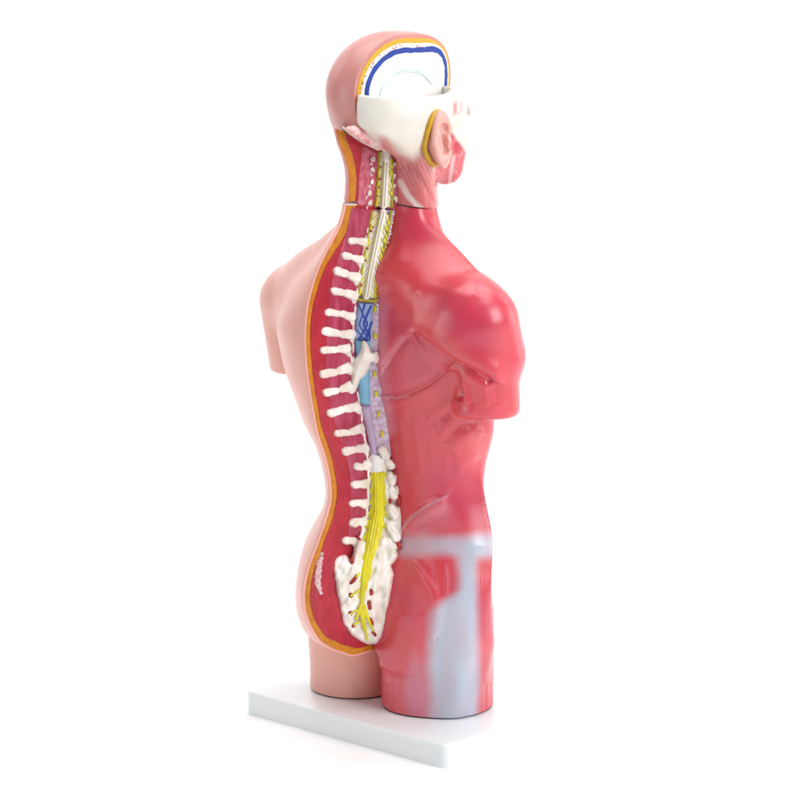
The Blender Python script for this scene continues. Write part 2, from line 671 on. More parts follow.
def body_left(G):
    X, Y, Z = G
    z1 = Z[0, 0, :]
    I = lambda t: np.interp(z1, ZS, t)[None, None, :]
    cy = I(CY_S)
    yy = Y - cy
    back = section(X, yy, I(L_a), np.maximum(cy - I(MID_S), .01), I(L_p))
    front = section(X, yy, I(L_a), I(FR_S), 2.2)
    f = np.where(yy < 0, back, front)
    f = smax(f, .1035 - Z, .022)
    f = unit_grad(f, H)
    arm = capsule(G, (-.157, -.028, .532), (-.156, -.012, .40), .0455, .038)
    arm = smax(arm, .440 - Z, .003)
    trap = capsule(G, (-.035, -.065, .605), (-.135, -.036, .540), .032, .046)
    f = smin(f, trap, .030)
    f = smin(f, arm, .014)
    chest = ellipsoid(G, (-.07, .06, .51), (.06, .035, .05))
    f = smin(f, chest, .03)
    leg = np.hypot((X + .079) / 1.0, (Y + .005) / .95) - (.0565 + .004 * sstep(Z, .05, .13))
    leg = np.maximum(leg, Z - .2)
    return smin(f, leg, .008)


def body_right(G):
    X, Y, Z = G
    z1 = Z[0, 0, :]
    I = lambda t: np.interp(z1, ZS, t)[None, None, :]
    cy, xr = I(CYR), I(XR_S)
    xx, yy = X - xr, Y - cy
    pp = 2.1 + (I(R_p) - 2.1) * sstep(yy, -.05, .02)
    back = section(xx, yy, I(R_a), np.maximum(cy - I(YR_S), .01), pp)
    front = section(xx, yy, I(R_a), I(FRR), pp)
    f = np.where(yy < 0, back, front)
    f = np.maximum(f, .002 - X)
    u = X * cs + Y * sn
    f = smax(f, .094 - .13 * sstep(u, -.035, .02) - Z, .02)
    f = f + .026 * (1 - sstep(Z, .03, .125))
    f = unit_grad(f, HR)
    sh = capsule(G, (.142, -.014, .538), (.1475, .000, .495), .050, .0465)
    arm = capsule(G, (.148, -.012, .54), (.1500, .000, .38), .043, .0395)
    arm = smax(arm, .4222 - Z, .010)
    trap = capsule(G, (.032, -.034, .585), (.118, -.018, .546), .026, .046)
    f = smin(f, trap, .030)
    chest = ellipsoid(G, (.07, .06, .51), (.06, .035, .05))
    f = smin(f, chest, .03)
    f = smin(f, sh, .022)
    f = smin(f, arm, .007)
    leg = np.sqrt(((X - .052) * cs + (Y - .014) * sn) ** 2 / .0715 ** 2 + ((X - .052) * sn - (Y - .014) * cs) ** 2 / .0645 ** 2)
    leg = (leg - 1) * .068
    leg = np.maximum(leg, Z - .16)
    return smin(f, leg, .014)


def blur(f, n):
    for _ in range(n):
        for ax in range(3):
            g = np.pad(f, [(1, 1) if a == ax else (0, 0) for a in range(3)], mode='edge')
            sl = lambda k: tuple(slice(k, k + f.shape[ax]) if a == ax else slice(None) for a in range(3))
            f = .25 * g[sl(0)] + .5 * g[sl(1)] + .25 * g[sl(2)]
    return f


def capf(f):
    f = f.copy()
    f[0] = f[-1] = .01; f[:, 0] = f[:, -1] = .01; f[:, :, 0] = f[:, :, -1] = .01
    return f


def build_left():
    lo, hi = (-.235, -.215, .024), (.034, .125, .715)
    G = grid(lo, hi, H)
    f = body_left(G)
    neck = (NECK_CUT[0], NECK_CUT[1])
    foot = ((0, 0, .0322), (0, 0, -1))
    V, F = nets(capf(f), lo, H)
    V = smooth_verts(V, F, 3, .4)
    mesh_obj("skin_shell", V, F, M["skin"], torso, cuts=[((0, 0, 0), (1, 0, 0)), neck, foot])
    d = blur(unit_grad(f, H), 6)
    z = G[2]
    n2 = (NECK_CUT[0] - np.array([0, 0, .0004]), NECK_CUT[1])
    V, F = nets(capf(np.maximum(d + .0024, .099 - z)), lo, H)
    V = smooth_verts(V, F, 2, .4)
    mesh_obj("fat_layer", V, F, M["fat"], torso, cuts=[((.0007, 0, 0), (1, 0, 0)), n2])
    thick = .0086 + .0036 * sstep(z, .61, .67) + .0012 * sstep(-z, -.22, -.14) + .0008 * noise3(z * 130, G[1] * 130, 0 * z, 17)
    V, F = nets(capf(np.maximum(d + thick, .10 - z)), lo, H)
    V = smooth_verts(V, F, 2, .4)
    n3 = (NECK_CUT[0] - np.array([0, 0, .0008]), NECK_CUT[1])
    mesh_obj("cut_muscle", V, F, M["cut"], torso, cuts=[((.0014, 0, 0), (1, 0, 0)), n3])


build_left()


def white_gap_plate():  # thin white plate, added so the gap at the neck shows white
    n = NECK_CUT[1] / np.linalg.norm(NECK_CUT[1])
    V, F = [], []
    c = NECK_CUT[0] + np.array([-.0062, .0245, 0])
    for k, (r, h) in enumerate(((1.0, .0), (1.0, .0010), (.96, .0014))):
        for q in range(40):
            w = 2 * math.pi * q / 40
            p = c + np.array([.0060 * r * math.cos(w), .0190 * r * math.sin(w), 0])
            p[2] = NECK_CUT[0][2] - (.06 * p[0] + .05 * (p[1] + .098)) + h - .0004
            V.append(p)
    for a in range(2):
        for q in range(40):
            F.append((a * 40 + q, a * 40 + (q + 1) % 40, (a + 1) * 40 + (q + 1) % 40, (a + 1) * 40 + q))
    F.append(tuple(range(80, 120)))
    mesh_obj("white_gap_plate", V, F, M["white"], torso, fix=True)


white_gap_plate()


def contact_shade_discs():  # dark discs added under the legs, standing in for the contact shade
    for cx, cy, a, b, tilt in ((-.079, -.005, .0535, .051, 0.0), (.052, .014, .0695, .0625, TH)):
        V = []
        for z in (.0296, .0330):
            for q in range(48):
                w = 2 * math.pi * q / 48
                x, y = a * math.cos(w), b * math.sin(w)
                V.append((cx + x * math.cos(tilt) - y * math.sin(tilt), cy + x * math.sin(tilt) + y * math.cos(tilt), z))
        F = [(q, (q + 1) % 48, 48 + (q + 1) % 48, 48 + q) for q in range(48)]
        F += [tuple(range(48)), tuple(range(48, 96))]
        mesh_obj("contact_shade_disc", V, F, M["contact_dark"], torso, fix=True, smooth=False)


contact_shade_discs()


# ------------------------------------------------------------------ right half: sculpted muscle, painted fascia
def lerp(c, c2, m):
    return c * (1 - m[:, None]) + np.asarray(c2) * m[:, None]


def fading_dist(px, py, pts):
    """distance and a soft side of a drawn ridge, fading out past its ends"""
    pts = resample(np.asarray(pts, float), 24)
    d, s = polyline_dist(px, py, pts)
    for e, o in ((pts[0], pts[2]), (pts[-1], pts[-3])):
        t = (e - o) / np.linalg.norm(e - o)
        over = (px - e[0]) * t[0] + (py - e[1]) * t[1]
        d = d + 1.3 * np.clip(over + 9, 0, None)
    return d, s


FIBRES = [  # centre, reach, direction of the strands, spacing
    ((420, 440), (34, 42), (.62, -.78), 4.6), ((470, 445), (20, 34), (.80, -.60), 5.2), ((425, 365), (30, 20), (.88, -.47), 5.0),
    ((508, 365), (12, 20), (.25, .97), 4.6), ((488, 395), (30, 18), (.16, .99), 4.0),
    ((402, 600), (24, 40), (.55, .84), 5.0),
    ((450, 575), (16, 24), (.05, 1.0), 4.2), ((440, 510), (34, 14), (.30, .95), 4.6), ((484, 640), (10, 60), (.02, 1.0), 4.4), ((402, 690), (20, 24), (.05, 1), 4.4)]


def fibres(px, py):
    """soft muscle strands: signed ridge height and where they show"""
    out, wsum = 0, 0
    for k, ((cx, cy), (rx, ry), (ux, uy), sp) in enumerate(FIBRES):
        w = np.exp(-(((px - cx) / rx) ** 2 + ((py - cy) / ry) ** 2) ** 1.5)
        n = math.hypot(ux, uy)
        al, ac = ((px - cx) * ux + (py - cy) * uy) / n, (-(px - cx) * uy + (py - cy) * ux) / n
        ph = ac * (1 + .004 * al) * 2 * math.pi / (sp * .72) + 3.2 * noise3(ac * .22, al * .05, 0 * al, 200 + k)
        amp = np.clip(.25 + .9 * noise3(ac * .25, al * .06, 0 * al, 230 + k), 0, 1.2)
        out = out + w * amp * np.sin(ph)
        wsum = wsum + w * amp
    return out, wsum


def sculpt_right(V, N):
    px, py = chart(V)
    polyline_dist = fading_dist

    def step(e, s, hi, wh, lo, wl):
        """a raised lip on the upper side of a line, a hollow along its lower side"""
        q = e * s
        return hi * np.exp(-((q - .45 * wh) / wh) ** 2) + lo * np.exp(-((q + .45 * wl) / wl) ** 2)
    face = sstep(N @ BV, -.15, .35)
    d = np.zeros(len(V))
    # lower edge of the shoulder muscles running into the deltoid
    e, s = polyline_dist(px, py, [(408, 333), (413.5, 329), (430, 343), (454, 359), (472, 367), (490, 378), (498, 382.5)])
    d += step(e, s, .0062, 13, -.0058, 5) * face
    # border of the broad back muscle
    e, s = polyline_dist(px, py, [(381, 394), (390, 397), (402, 396), (418, 390), (432, 383), (446, 371), (454, 362)])
    d += step(e, s, -.0036, 5, .0034, 9) * face
    # flap of the lower trapezius
    e, s = polyline_dist(px, py, [(382, 374), (390, 356), (402, 340), (413, 330)])
    d += step(e, s, .0030, 9, -.0030, 5) * face
    # shoulder blade: hollow below its spine, the spine itself
    d += -.0016 * np.exp(-(((px - 440) / 22) ** 2 + ((py - 330) / 15) ** 2)) * face
    e, _ = polyline_dist(px, py, [(412, 292), (436, 288), (462, 290), (480, 298)])
    d += .0026 * np.exp(-(e / 10) ** 2) * face
    d += .0020 * np.exp(-(((px - 497) / 18) ** 2 + ((py - 322) / 24) ** 2)) * face
    # arm pit hollow
    e, _ = polyline_dist(px, py, [(450, 364), (453, 374), (456, 388), (460, 406)])
    d += -.0085 * np.exp(-(e / 4.6) ** 2) * face
    # strands on the arm stump
    for x0, x1, a in ((462, 469, .0018), (468, 476, -.0014), (484, 489, .0010), (494, 498, -.0008), (504, 506, .0006)):
        e, _ = polyline_dist(px, py, [(x0, 374), (.5 * (x0 + x1) - .8, 392), (x1, 412)])
        d += a * np.exp(-(e / 2.8) ** 2) * face
    # ribs and slips at the flank
    for pts, a, w in (([(436, 440), (448, 424), (462, 411), (480, 418)], .0020, 6), ([(446, 458), (460, 440), (474, 430), (488, 436)], .0019, 6),
                      ([(450, 476), (464, 462), (476, 455), (485, 456)], .0015, 6), ([(424, 424), (438, 410), (452, 402), (462, 406)], .0016, 5),
                      ([(440, 448), (452, 432), (466, 420)], -.0010, 3), ([(430, 432), (442, 417), (456, 407)], -.0010, 3), ([(456, 424), (470, 424), (482, 428)], -.0009, 3)):
        e, _ = polyline_dist(px, py, pts)
        d += a * np.exp(-(e / w) ** 2) * face
    # long strands of the flank
    for x in (404, 420, 433, 446, 458):
        e, _ = polyline_dist(px, py, [(x - 6, 412), (x - 2, 445), (x + 2, 480)])
        d += .0006 * np.exp(-(e / 4) ** 2) * face
    # hip crest and the edge of the buttock
    e, s = polyline_dist(px, py, [(400, 531), (412, 516), (428, 505), (447, 494)])
    d += step(e, s, -.0016, 6, .0042, 8) * face
    e, s = polyline_dist(px, py, [(404, 533), (430, 540), (456, 543), (484, 546)])
    d += .0018 * np.exp(-(e / 9) ** 2) * face
    e, s = polyline_dist(px, py, [(412, 556), (424, 570), (436, 588), (442, 610), (434, 645)])
    d += step(e, s, -.0010, 6, .0034, 7) * face
    d += -.0022 * np.exp(-(((px - 450) / 10) ** 2 + ((py - 578) / 18) ** 2)) * face
    e, s = polyline_dist(px, py, [(370, 664), (379, 668), (395, 674), (415, 676)])
    d += step(e, s, .0030, 6, -.0024, 6) * face
    for x in (386, 391, 486, 491):
        e, _ = polyline_dist(px, py, [(x, 676), (x, 718)])
        d += -.0012 * np.exp(-(e / 2.2) ** 2)
    # neck strands
    e, _ = polyline_dist(px, py, [(398, 208), (402, 240), (398, 270)])
    d += .0012 * np.exp(-(e / 7) ** 2) * face
    # crisp grooves
    for pts, a, w in (([(414, 331), (430, 345), (454, 361), (472, 369), (484, 376.5)], -.0016, 1.7),
                      ([(383, 396), (402, 397.5), (418, 391), (432, 384), (446, 372), (453, 364)], -.0015, 1.6),
                      ([(385, 374), (392, 357), (403, 342), (412, 332)], -.0013, 1.5),
                      ([(456, 364), (457, 380), (460, 398), (464, 410)], -.0016, 1.8),
                      ([(404, 530), (414, 516), (430, 505), (446, 496)], -.0010, 1.6),
                      ([(372, 665), (380, 669), (396, 675)], -.0012, 1.6)):
        e, _ = polyline_dist(px, py, pts)
        d += a * np.exp(-(e / (w * .8)) ** 2) * face
    fb, _ = fibres(px, py)
    d += .00024 * fb * face
    d += .0005 * noise3(V[:, 0] * 90, V[:, 1] * 90, V[:, 2] * 60, 3)
    return V + N * d[:, None]


def paint_right(V):
    px, py = chart(V)
    n = noise3(V[:, 0] * 60, V[:, 1] * 60, V[:, 2] * 60, 5)
    c = np.tile(C_RED, (len(V), 1))
    c = lerp(c, srgb(214, 62, 62), sstep(n, 0, .7) * .6)
    c = lerp(c, srgb(196, 40, 78), sstep(-n, 0, .7) * .6)
    D = lambda pts: polyline_dist(px, py, pts)[0]
    fb, fw = fibres(px, py)
    c = lerp(c, srgb(184, 32, 60), .16 * np.clip(-fb, 0, 1))
    c = lerp(c, srgb(226, 92, 104), .13 * np.clip(fb, 0, 1))
    wob = 2.2 * noise3(px * .12, py * .12, 0 * px, 8)
    # pale sheath beside the spine
    e = fading_dist(px, py, [(386, 262), (382, 290), (380, 330), (381, 370), (386, 410), (391, 440)])[0]
    c = lerp(c, srgb(224, 160, 182), .50 * sstep(-e, -12, 0) * sstep(py, 262, 320))
    e = D([(382, 372), (390, 356), (402, 340), (413, 330)])
    c = lerp(c, srgb(226, 142, 162), .30 * sstep(-e, -5, 0))
    e = D([(384, 396), (396, 398), (408, 396)])
    c = lerp(c, srgb(232, 190, 200), .35 * sstep(-e, -2.2, 0))
    tri = sstep(-poly_sd(px, py, [(382, 374), (402, 340), (413, 331), (440, 352), (450, 364), (430, 383), (402, 395), (384, 395)]), -2, 6)
    c = lerp(c, srgb(214, 84, 108), .45 * tri)
    # pale airbrushed bands
    wob = 3.2 * noise3(px * .07, py * .07, 0 * px, 8) + 1.2 * noise3(px * .3, py * .22, 0 * px, 9)
    thin = .86 + .14 * noise3(px * .35, py * .05, 0 * px, 10)
    e = D([(396, 544), (420, 545), (452, 546), (492, 547)]) + wob
    c = lerp(c, C_LAV, np.clip(thin * (.60 + .34 * sstep(px, 405, 478)), 0, 1) * sstep(-e, -17 - 3 * noise3(px * .06, 0 * px, 0 * px, 19), -2))
    e = D([(400, 531), (412, 517), (428, 506), (446, 496), (455, 486)])
    c = lerp(c, srgb(206, 190, 210), .38 * sstep(-e, -3.0, -.2) * sstep(-px, -456, -440))
    m = poly_sd(px, py, [(399, 536), (412, 518), (428, 507), (446, 497), (462, 512), (470, 536)])
    c = lerp(c, srgb(206, 150, 170), .34 * sstep(-m, -3, 9) * sstep(wob, -3, 2))
    w2 = 5 * noise3(px * .05, py * .05, 0 * px, 18)
    left = np.interp(py, [548, 590, 601, 612, 640, 690, 730], [459, 457, 441, 433, 430, 427, 425]) + wob + .6 * w2
    right = np.interp(py, [545, 600, 660, 730], [478, 479, 480, 478]) + .6 * wob
    m = sstep(px - left, -9, 10) * sstep(right - px, -5, 7) * sstep(py, 540, 562)
    pocket = np.exp(-(((px - 441) / 19) ** 2 + ((py - 579 - .25 * (px - 441)) / 19) ** 2) ** 2)
    m = m * (1 - .6 * pocket)
    c = lerp(c, C_LAV, np.clip(thin * .95 * m, 0, 1))
    c = lerp(c, srgb(214, 140, 156), .45 * pocket * sstep(fb + .5 * noise3(px * .9, py * .1, 0 * px, 21), -.2, .8))
    e = D([(446, 566), (449, 580), (448, 594)])
    c = lerp(c, srgb(230, 150, 160), .22 * sstep(-e, -2.2, 0))
    m = np.hypot((px - 416) / 16, (py - 690) / 50)
    c = lerp(c, srgb(198, 150, 178), .45 * sstep(-m, -1.1, -.3))
    e = D([(414, 558), (424, 572), (436, 588)])
    c = lerp(c, srgb(214, 150, 165), .25 * sstep(-e, -3, 0))
    return c


HR = .0021


def build_right():
    lo, hi = (-.04, -.16, .024), (.225, .15, .715)
    G = grid(lo, hi, HR)
    V, F = nets(capf(body_right(G)), lo, HR)
    V = smooth_verts(V, F, 3, .4)
    V, F = subdivide(V, F)
    V = smooth_verts(V, F, 4, .5)
    V = sculpt_right(V, vnormals(V, F))
    V = smooth_verts(V, F, 1, .4)
    mesh_obj("muscle_body", V, F, M["muscle"], torso, cuts=[NECK_CUT, ((0, 0, .0322), (0, 0, -1))], paint=paint_right(V))


build_right()
#DETAILS
# ------------------------------------------------------------------ cut face and spinal canal of the torso
def capd(px, py, l, a, b, ra, rb, l0=0.0, l1=None, ls=1.0):
    l1 = l0 if l1 is None else l1
    return capsule((px, py, l * ls), (a[0], a[1], l0 * ls), (b[0], b[1], l1 * ls), ra, rb)


def flat_poly(pts, l0, l1, r=.6, soft=None):
    def fn(px, py, l):
        d = poly_sd(px[:, :, 0], py[:, :, 0], pts)[:, :, None]
        top = l1 if soft is None else l0 + (l1 - l0) * np.sqrt(np.clip(1 - (1 - np.clip(-d / soft, 0, 1)) ** 2, 0, 1)) + .01
        dz = np.maximum(l - top, l0 - l)
        return np.minimum(np.maximum(d + r, dz + r), 0) + np.hypot(np.maximum(d + r, 0), np.maximum(dz + r, 0)) - r
    return fn


def bbox(pts, l0, l1, m=3):
    p = np.asarray(pts, float)
    return ((p[:, 0].min() - m, p[:, 0].max() + m), (p[:, 1].min() - m, p[:, 1].max() + m), (l0 - 2, l1 + 2))


def canl(py):
    return np.interp(py, CAN_L[:, 0], CAN_L[:, 1])


def canr(py):
    return np.interp(py, CAN_R[:, 0], CAN_R[:, 1])


# darker deep muscle behind the bone spines
fp = [(351, 206.8), (346, 232), (338, 256), (331, 282), (328, 306), (326, 330), (325, 352), (325.5, 376), (328, 398), (333, 420), (340, 440),
      (346, 458), (350, 478), (350, 500), (349, 522), (346, 545)] + [(canl(y) + 3, y) for y in (545, 520, 490, 460, 430, 400, 370, 340, 310, 280, 250, 225, 210.8)]
chart_solid("deep_muscle", flat_poly(fp, -2, 1.6, .5), bbox(fp, -2, 2), M["fascia"], torso, 'sag', .8)

SPINES = [((346.5, 240), (366, 242.5)), ((340, 254.5), (361.5, 260.5)), ((333, 269.5), (357.7, 278)), ((330, 290), (355, 296)),
          ((324, 311.5), (353, 317)), ((321, 330.5), (352.5, 334.5)), ((318.7, 350.7), (348, 348.5)), ((318.7, 374.7), (349, 367)),
          ((321.7, 393.5), (350, 386)), ((326, 413.7), (357, 406)), ((333.2, 434), (362, 428)), ((340.6, 451.7), (365.5, 447.6)),
          ((352, 467), (368, 464)), ((349.5, 485), (366, 483.4)), ((348, 503), (365, 504)), ((348, 523), (364, 521.5)), ((341.4, 540), (357, 542))]
rng = random.Random(4)
for i, (t, r) in enumerate(SPINES):
    t, r = np.array(t), np.array(r)
    L = np.linalg.norm(r - t)
    u = (r - t) / L
    nrm = np.array([-u[1], u[0]])
    k = rng.uniform(.45, .55)
    w = t + u * L * k
    fat = rng.uniform(.92, 1.1)
    a0 = t + u * 4
    bend = nrm * rng.uniform(-1.2, 1.2)

    def fn(px, py, l, t=t, r=r, u=u, w=w, a0=a0, fat=fat, bend=bend, nrm=nrm, i=i, L=L):
        s = 1 if L > 20 else .95
        f = capd(px, py, l, a0, w - u * 1.2 + bend, 4.3 * fat * s, 3.7 * fat, 1.2, 1.6)
        f = smin(f, capd(px, py, l, w + u * 2.2 + bend, r - u * 3, 3.9 * fat, 4.7 * fat * s, 1.8, 1.4), .9)
        drop = nrm * (6 if i < 13 else 3)
        f = smin(f, capd(px, py, l, r - u * 3, r + drop - u * .5, 3.4, 2.5, .6, .2), 1.8)
        f = smin(f, capd(px, py, l, r - u * 3, r - nrm * 4, 2.8, 2.0, .4, .2), 1.8)
        ax = (px - w[0] - u[0] * .6) * u[0] + (py - w[1] - u[1] * .6) * u[1]
        f = f + (.75 if L > 20 else .3) * np.exp(-(ax / 1.0) ** 2)
        f = smax(f, l - 4.3 - .10 * ((px - t[0]) * nrm[0] + (py - t[1]) * nrm[1]) - .5 * noise3(px * .4, py * .4, 0 * l, i + 80), .7)
        return f + .62 * noise3(px * .5, py * .5, l * .5, i + 20) + .32 * noise3(px * 1.2, py * 1.2, l, i + 50)
    lo = np.minimum(t, r) - 10
    hi = np.maximum(t, r) + 12
    chart_solid("spinous_process", fn, ((lo[0], hi[0]), (lo[1], hi[1]), (-5, 8)), M["bone"], torso, 'sag', .62)


# bony edge between the spines and the canal
def lam(px, py, l):
    f = 1e3
    ys = np.arange(228, 548, 4.0)
    for a, b in zip(ys[:-1], ys[1:]):
        wob = 1.1 * math.sin(a * .37)
        r = 1.5 if a < 430 else 2.0
        f = np.minimum(f, capd(px, py, l, (canl(a) - 1.4 + .5 * wob, a), (canl(b) - 1.4 + .5 * wob, b), r, r, 2.2))
    return f + .45 * noise3(px * .5, py * .45, l * .3, 60)


chart_solid("lamina_strip", lam, ((342, 380), (222, 552), (-2, 7)), M["bone"], torso, 'canal', .7)

# bodies of the vertebrae, cut along the right side
vp = [(canl(y) - .5, y) for y in np.arange(209.5, 457, 6.0)] + [(canr(y) + 1.6, y) for y in np.arange(456, 209, -6.0)]


def vb(px, py, l, base=flat_poly(vp, -26, .0, .8)):
    return base(px, py, l) + .35 * noise3(px * .7, py * .5, l, 71)


chart_solid("vertebral_column", vb, bbox(vp, -26, 0), M["strip"], torso, 'canal', 1.0)

lpv = [(canl(y) - .5, y) for y in np.arange(455, 551, 6.0)] + [(canr(y) + 1.0, y) for y in np.arange(550, 454, -6.0)]


def lumb(px, py, l, base=flat_poly(lpv, -26, 1.0, .8)):
    xr = np.interp(py, CAN_R[:, 0], CAN_R[:, 1])
    dent = 0
    for x, y, r in ((391.5, 470, 3.2), (394, 484, 3), (393.5, 502, 3.4), (398, 504, 3), (389.5, 517, 3), (399, 540, 3.4), (390, 541, 3)):
        dent = dent + 4.5 * np.exp(-(((px - x) / r) ** 2 + ((py - y) / (r * 1.2)) ** 2))
    lift = 2.2 * np.exp(-((px - xr + 10.5) / 3) ** 2) - dent
    return base(px, py, l - lift) + .5 * noise3(px * .6, py * .5, l * .5, 72)


chart_solid("vertebral_column", lumb, bbox(lpv, -26, 3), M["bone"], torso, 'canal', .8)

# neck to upper chest: nerve roots, cord and olive edges
np_ = [(canl(y) + 1.2, y) for y in np.arange(211, 300, 6.0)] + [(canr(y) - 4.2, y) for y in np.arange(299, 210, -6.0)]
chart_solid("root_bed", flat_poly(np_, -1, 2.1, .7), bbox(np_, -1, 2), M["cream"], torso, 'canal', .7)
OLV_L = [(372.2, 211), (371, 218), (366, 246), (360.8, 274), (357.8, 299)]
OLV_R = [(391.3, 211), (390.4, 218), (385, 246), (379, 274), (375.6, 301)]
CORD = [(383, 211.5), (381.5, 218), (375.5, 246), (370, 274), (366.3, 297)]


def cord_set(parent, left, right, cord, r=3.3):
    ctube("canal_edge", left, 1.35 * MM, M["olive"], parent, 2.0 * MM)
    ctube("canal_edge", right, 1.35 * MM, M["olive"], parent, 2.0 * MM)
    o = ctube("spinal_cord", cord, r * MM, M["white"], parent, 2.2 * MM, seg=14)
    for dx in (-2.0, .9):
        ctube("cord_line", [(x + dx, y) for x, y in cord], .55 * MM, M["olive"], o, (2.2 + r * .85) * MM, seg=6)
    L, R, C = (resample(p, 60) for p in (left, right, cord))
    g = random.Random(int(cord[0][1]))
    for S, sg in ((L, -1), (R, 1)):
        y = cord[0][1] + g.uniform(1, 4)
        k = 0
        while y < cord[-1][1] - 7:
            x0 = np.interp(y, C[:, 1], C[:, 0]) + sg * (r * .8)
            dy = g.uniform(6.5, 11)
            y1 = min(y + dy, cord[-1][1])
            x1 = np.interp(y1, S[:, 1], S[:, 0]) - sg * g.uniform(.4, 1.2)
            if abs(x1 - x0) > 1.2:
                xm = .5 * (x0 + x1) + g.uniform(-.5, .5)
                wid = g.uniform(1.0, 1.7)
                ctube("nerve_root", [(x0, y), (xm, y + dy * .35), (x1, y1)], wid * MM, M["white"] if g.random() < .45 else M["cream"], parent, 1.7 * MM, seg=8, n=7)
                if g.random() < .8:
                    xa, ya = x1 * .75 + xm * .25, y1 - g.uniform(.6, 1.6)
                    ctube("root_knot", [(xa, ya - 1.4), (x1, y1 + .6)], g.uniform(.9, 1.5) * MM, M["yellow"], parent, 3.1 * MM, seg=8, n=4)
                if g.random() < .6 and sg < 0 and y1 + 3 < cord[-1][1]:
                    xs = np.interp(y1 + 2, S[:, 1], S[:, 0]) + 1.4
                    ctube("vessel", [(xs - .9, y1 + 1.4), (xs + g.uniform(.6, 2), y1 + 3)], g.uniform(.7, 1.1) * MM, M["redspot"], parent, 2.6 * MM, seg=8, n=4)
            y += g.uniform(4.0, 8.0)
            k += 1
    return o


cord_set(torso, OLV_L, OLV_R, CORD)
ctube("canal_edge", [(357.5, 299.5), (366, 300.5), (375.6, 301.5)], 1.5 * MM, M["olive"], torso, 2.2 * MM)

# membranes of the cord, level by level
dp = [(357.6, 302), (374.6, 303), (372.4, 318), (371, 341), (354, 340), (354.8, 320)]
ven = chart_solid("venous_sac", flat_poly(dp, -1, 4.2, .8, 6.5), bbox(dp, -1, 5), M["pblue"], torso, 'canal', .7)
for pts, w in (([(365, 304), (362, 313), (368, 324), (362, 334), (359, 340)], .9), ([(359, 305), (363, 314), (359, 325), (365, 333), (368, 340)], .8),
               ([(371, 306), (367, 315), (363.5, 324), (368, 333), (366, 340)], 1.15), ([(357, 330), (362, 336), (364, 340)], .7),
               ([(372, 322), (369, 330), (370, 339)], 1.0)):
    q = resample(pts, 24)
    x0 = np.interp(q[:, 1], [302, 340], [366.2, 362.6])
    lf = (4.0 * np.sqrt(np.clip(1 - ((q[:, 0] - x0) / 9.5) ** 2, .05, 1)) + .1) * MM
    P = canal(q[:, 0], q[:, 1], lf)
    tube("vein", P, w * MM, M["blue"], ven, 8)
bp = [(354.2, 339), (371, 340), (370.2, 372), (370.6, 405.5), (358.3, 404.5), (357, 372)]
chart_solid("dural_sheath", flat_poly(bp, -1, 4.6, .8, 6.5), bbox(bp, -1, 5), M["lblue"], torso, 'canal', .7)
lp = [(359, 405), (371, 405.5), (374.5, 428), (378, 450), (376.5, 456), (371.5, 456), (367, 436), (362, 415)]
chart_solid("inner_sheath", flat_poly(lp, -1, 3.9, .8, 6.0), bbox(lp, -1, 4), M["lav"], torso, 'canal', .7)
wp = [(370.5, 453), (381, 455), (386, 476), (370.5, 477)]
chart_solid("filum_sheath", flat_poly(wp, -1, 4.2, .8, 6.0), bbox(wp, -1, 4), M["white"], torso, 'canal', .7)

# yellow bundle of nerve roots fanning down the lower canal
YL = [(371.5, 471), (371.5, 490), (371, 509), (366, 532), (361.5, 560), (358.5, 590), (359, 612)]
YR = [(366, 616), (366, 597), (370.5, 582), (378, 551), (384, 524), (386, 500), (385.5, 470)]
yp = YL + YR


def cauda(px, py, l):
    f = flat_poly(yp, -1, 6.2, .8, 6.5)(px, py, l)
    f = f + .42 * np.sin((px - np.interp(py, [470, 510, 560, 615], [378, 379, 369, 362.5])) * 2.3 + .6 * np.sin(py * .09))
    for k in range(11):
        y = 478 + k * 12.0
        for T, sg in ((YL, -1), (YR[::-1], 1)):
            T = np.array(T)
            x = np.interp(y, T[:, 1], T[:, 0])
            f = smin(f, capd(px, py, l, (x - sg * 2.0, y - 5), (x + sg * 2.4, y + 3.5), 1.7, .7, 2.2, 1.4), .8)
    for a, b in (((361, 606), (356, 620)), ((364, 606), (371, 626)), ((362, 610), (367.5, 641)), ((363, 608), (374, 632)), ((360.5, 608), (363.5, 630))):
        f = smin(f, capd(px, py, l, a, b, 2.0, .95, 4.2, 4.9), .8)
    return f


chart_solid("cauda_equina", cauda, ((350, 392), (466, 646), (-3, 9)), M["yellow"], torso, 'canal', .6, sm=1)

# sacrum
SP = [(330.6, 562.5), (334, 556), (339, 553), (346, 554), (350.5, 560), (353, 552), (353, 546), (358, 538), (370, 540), (384, 534), (393, 536), (397, 545), (399, 556), (395.5, 562), (391.5, 566),
      (395, 575), (391, 596), (386.5, 624), (383.5, 637), (378, 644), (368, 645), (360, 642), (350, 636), (342, 624), (339, 608), (335.5, 592), (333, 575)]
FOR_L = [((351, 583), (356.5, 576.5)), ((350.2, 594.5), (350.8, 596)), ((350, 612.5), (350.4, 614)), ((353.2, 626), (354, 625))]
FOR_R = [((371, 590.5), (371.4, 594)), ((368.7, 602), (369.6, 608)), ((370, 619.5), (372.2, 624)), ((373.2, 632), (375.4, 634.5))]


